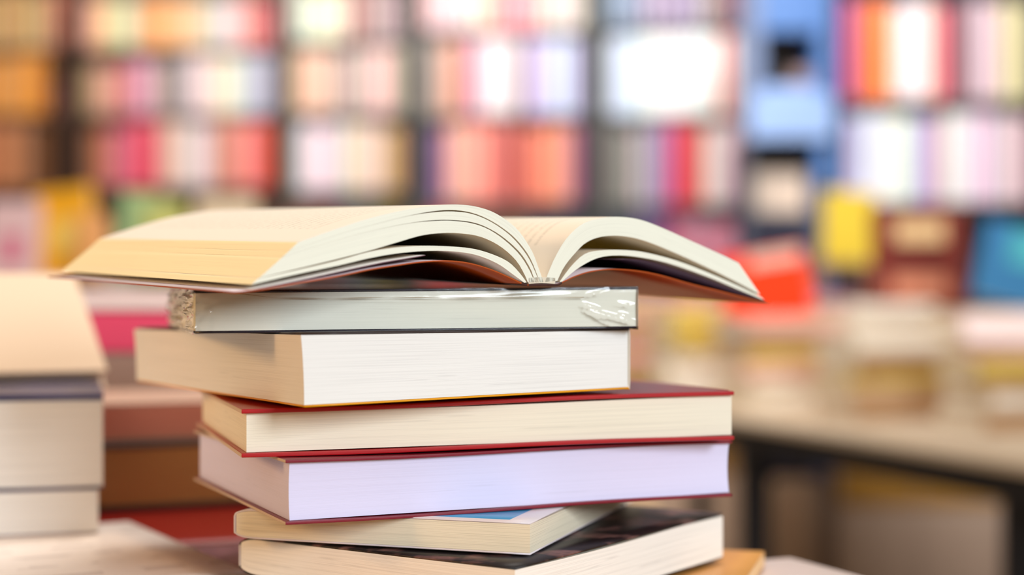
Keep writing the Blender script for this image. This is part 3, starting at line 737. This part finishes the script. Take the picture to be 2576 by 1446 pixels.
# left pile
b1 = Book((-.1905-.2*.9659, .76-.2*.2588), 15*D2R, .2, .11, (zat(990, .76),)*4, (zat(1226, .76),)*4)
hardcover('navy_hardcover_book', 'thick navy-covered book with white page edges on top of the left pile', b1, .0028, 0, picture_cover([(58, 64, 126), (40, 42, 84), (62, 66, 120), (50, 56, 110)], 4, .3),
          [WHITE_EDGE, paper((240, 235, 225), 0)], over=.001, board_b=.0005)
b2 = Book((-.1925-.2*.9659, .7585-.2*.2588), 15.2*D2R, .2, .11, (zat(1229, .76),)*4, (-.1142,)*4)
paperback('white_paperback_book', 'white-edged paperback beneath the thick navy book in the left pile', b2, plain((150, 140, 165), .4), [WHITE_EDGE, paper((240, 235, 225), 0)], ct=.0004)
sal = Book((-.24, .872), 23*D2R, .175, .12, (-.0630,)*4, (-.0832,)*4)
paperback('salmon_edged_book', 'paperback with salmon-red page edges behind the left pile', sal, plain((240, 205, 180), .4), [page_edge((255, 178, 158), dark=.9), paper((235, 200, 180), 0)], ct=.0008)
dk2 = Book((-.246, .862), 23*D2R, .185, .14, (-.0838,)*4, (-.1204,)*4)
hardcover('grey_hardcover_book', 'thick grey-covered book with tan pages under the salmon-edged paperback', dk2, .003, 0, plain((96, 84, 82), .5), [page_edge((214, 170, 110), dark=.88), paper((235, 225, 205), 0)], over=.001)
lean_l = empty('leaning_book', (-.306, .824, CAMZ-.0440)); lean_l.rotation_euler = (math.radians(-64), 0, math.radians(24))
tag(lean_l, 'cream book leaning back on the left pile behind the navy book', 'book')
boxes('page_block', [(-.108, .097, .0015, .0105, .002, .118)], PAGE_BG, lean_l)
CR = plain((240, 214, 186), .45, .03, 8)
for nm, a, b_ in (('front_cover', 0, .0014), ('back_cover', .0106, .012)): boxes(nm, [(-.11, .10, a, b_, 0, .12)], CR, lean_l)
boxes('spine', [(-.112, -.1101, 0, .012, 0, .12)], CR, lean_l)
def flat(name, c, x, y, w_, l_, z0, z1, yaw, label, edge=(238, 232, 220), group=None):
    bb = Book((x, y), yaw*D2R, w_, l_, (z1,)*4, (z0,)*4)
    return paperback(name, label, bb, plain(c, .4, .05, 20), [page_edge(edge), paper(edge, 0)], ct=.0009, group=group)
flat('white_book', (238, 220, 220), -.47, 1.06, .27, .17, -.0150, -.0025, 4, 'white book on top of the far pile behind the leaning cream book', (240, 222, 222))
flat('pink_book', (228, 60, 105), -.46, 1.05, .265, .18, -.0425, -.0157, 8, 'hot pink book below the white one in the far pile', (236, 84, 120))
flat('grey_book', (150, 125, 120), -.47, 1.05, .28, .18, -.0720, -.0432, 3, 'grey-brown book below the hot pink book in the far pile', (170, 145, 135))
flat('mauve_book', (190, 150, 150), -.46, 1.05, .28, .18, -.1080, -.0728, 6, 'dusty mauve book second from the bottom of the far pile', (205, 165, 160))
flat('brown_book', (110, 80, 60), -.465, 1.05, .285, .18, -.1436, -.1088, 2, 'brown book at the bottom of the far pile', (200, 160, 120))
# left display table further back
lt = empty('display_table', (-1.0, 3.2, 0)); tag(lt, 'pale display table at the left behind the open book', 'table')
boxes('table_top', [(-.75, .75, -.35, .35, TT-.04, TT)], WOODT, lt)
for lx in (-.7, .65):
    for ly in (-.3, .25): boxes('leg', [(lx, lx+.05, ly, ly+.05, 0, TT-.04)], DARK, lt)
RM = plain((232, 215, 210), .5)
for i, (a, b, y_) in enumerate(((-160, 260, 700), (270, 700, 700))):
    stand('display_riser', a, b, 0, y_, 3.1, ('left' if i == 0 else 'right')+' white riser on the left display table', RM)
front_book('display_book', (252, 180, 40), 96, 246, 468, 699, 3.12, 'bright yellow-orange book standing on the left riser', 8, roll=-7, yaw=-6, pic=[(.25, .8, .35, .75, (255, 215, 110))])
front_book('display_book', (238, 200, 200), -40, 92, 500, 699, 3.10, 'pale pink book standing left of the yellow-orange book', 8, pic=[(.3, .7, .45, .8, (225, 120, 150))])
front_book('display_book', (245, 175, 110), 200, 268, 530, 699, 3.07, 'slim peach book in front of the yellow-orange one', 12, roll=-4)
front_book('display_book', (165, 195, 140), 284, 382, 480, 699, 3.15, 'pale green book standing on the right riser', 6, roll=5)
front_book('display_book', (205, 205, 120), 372, 470, 505, 699, 3.08, 'yellow-green book standing beside the pale green one', 10, roll=-5)
front_book('display_book', (232, 208, 175), 490, 640, 492, 699, 3.12, 'beige book at the right end of the right riser', 8)
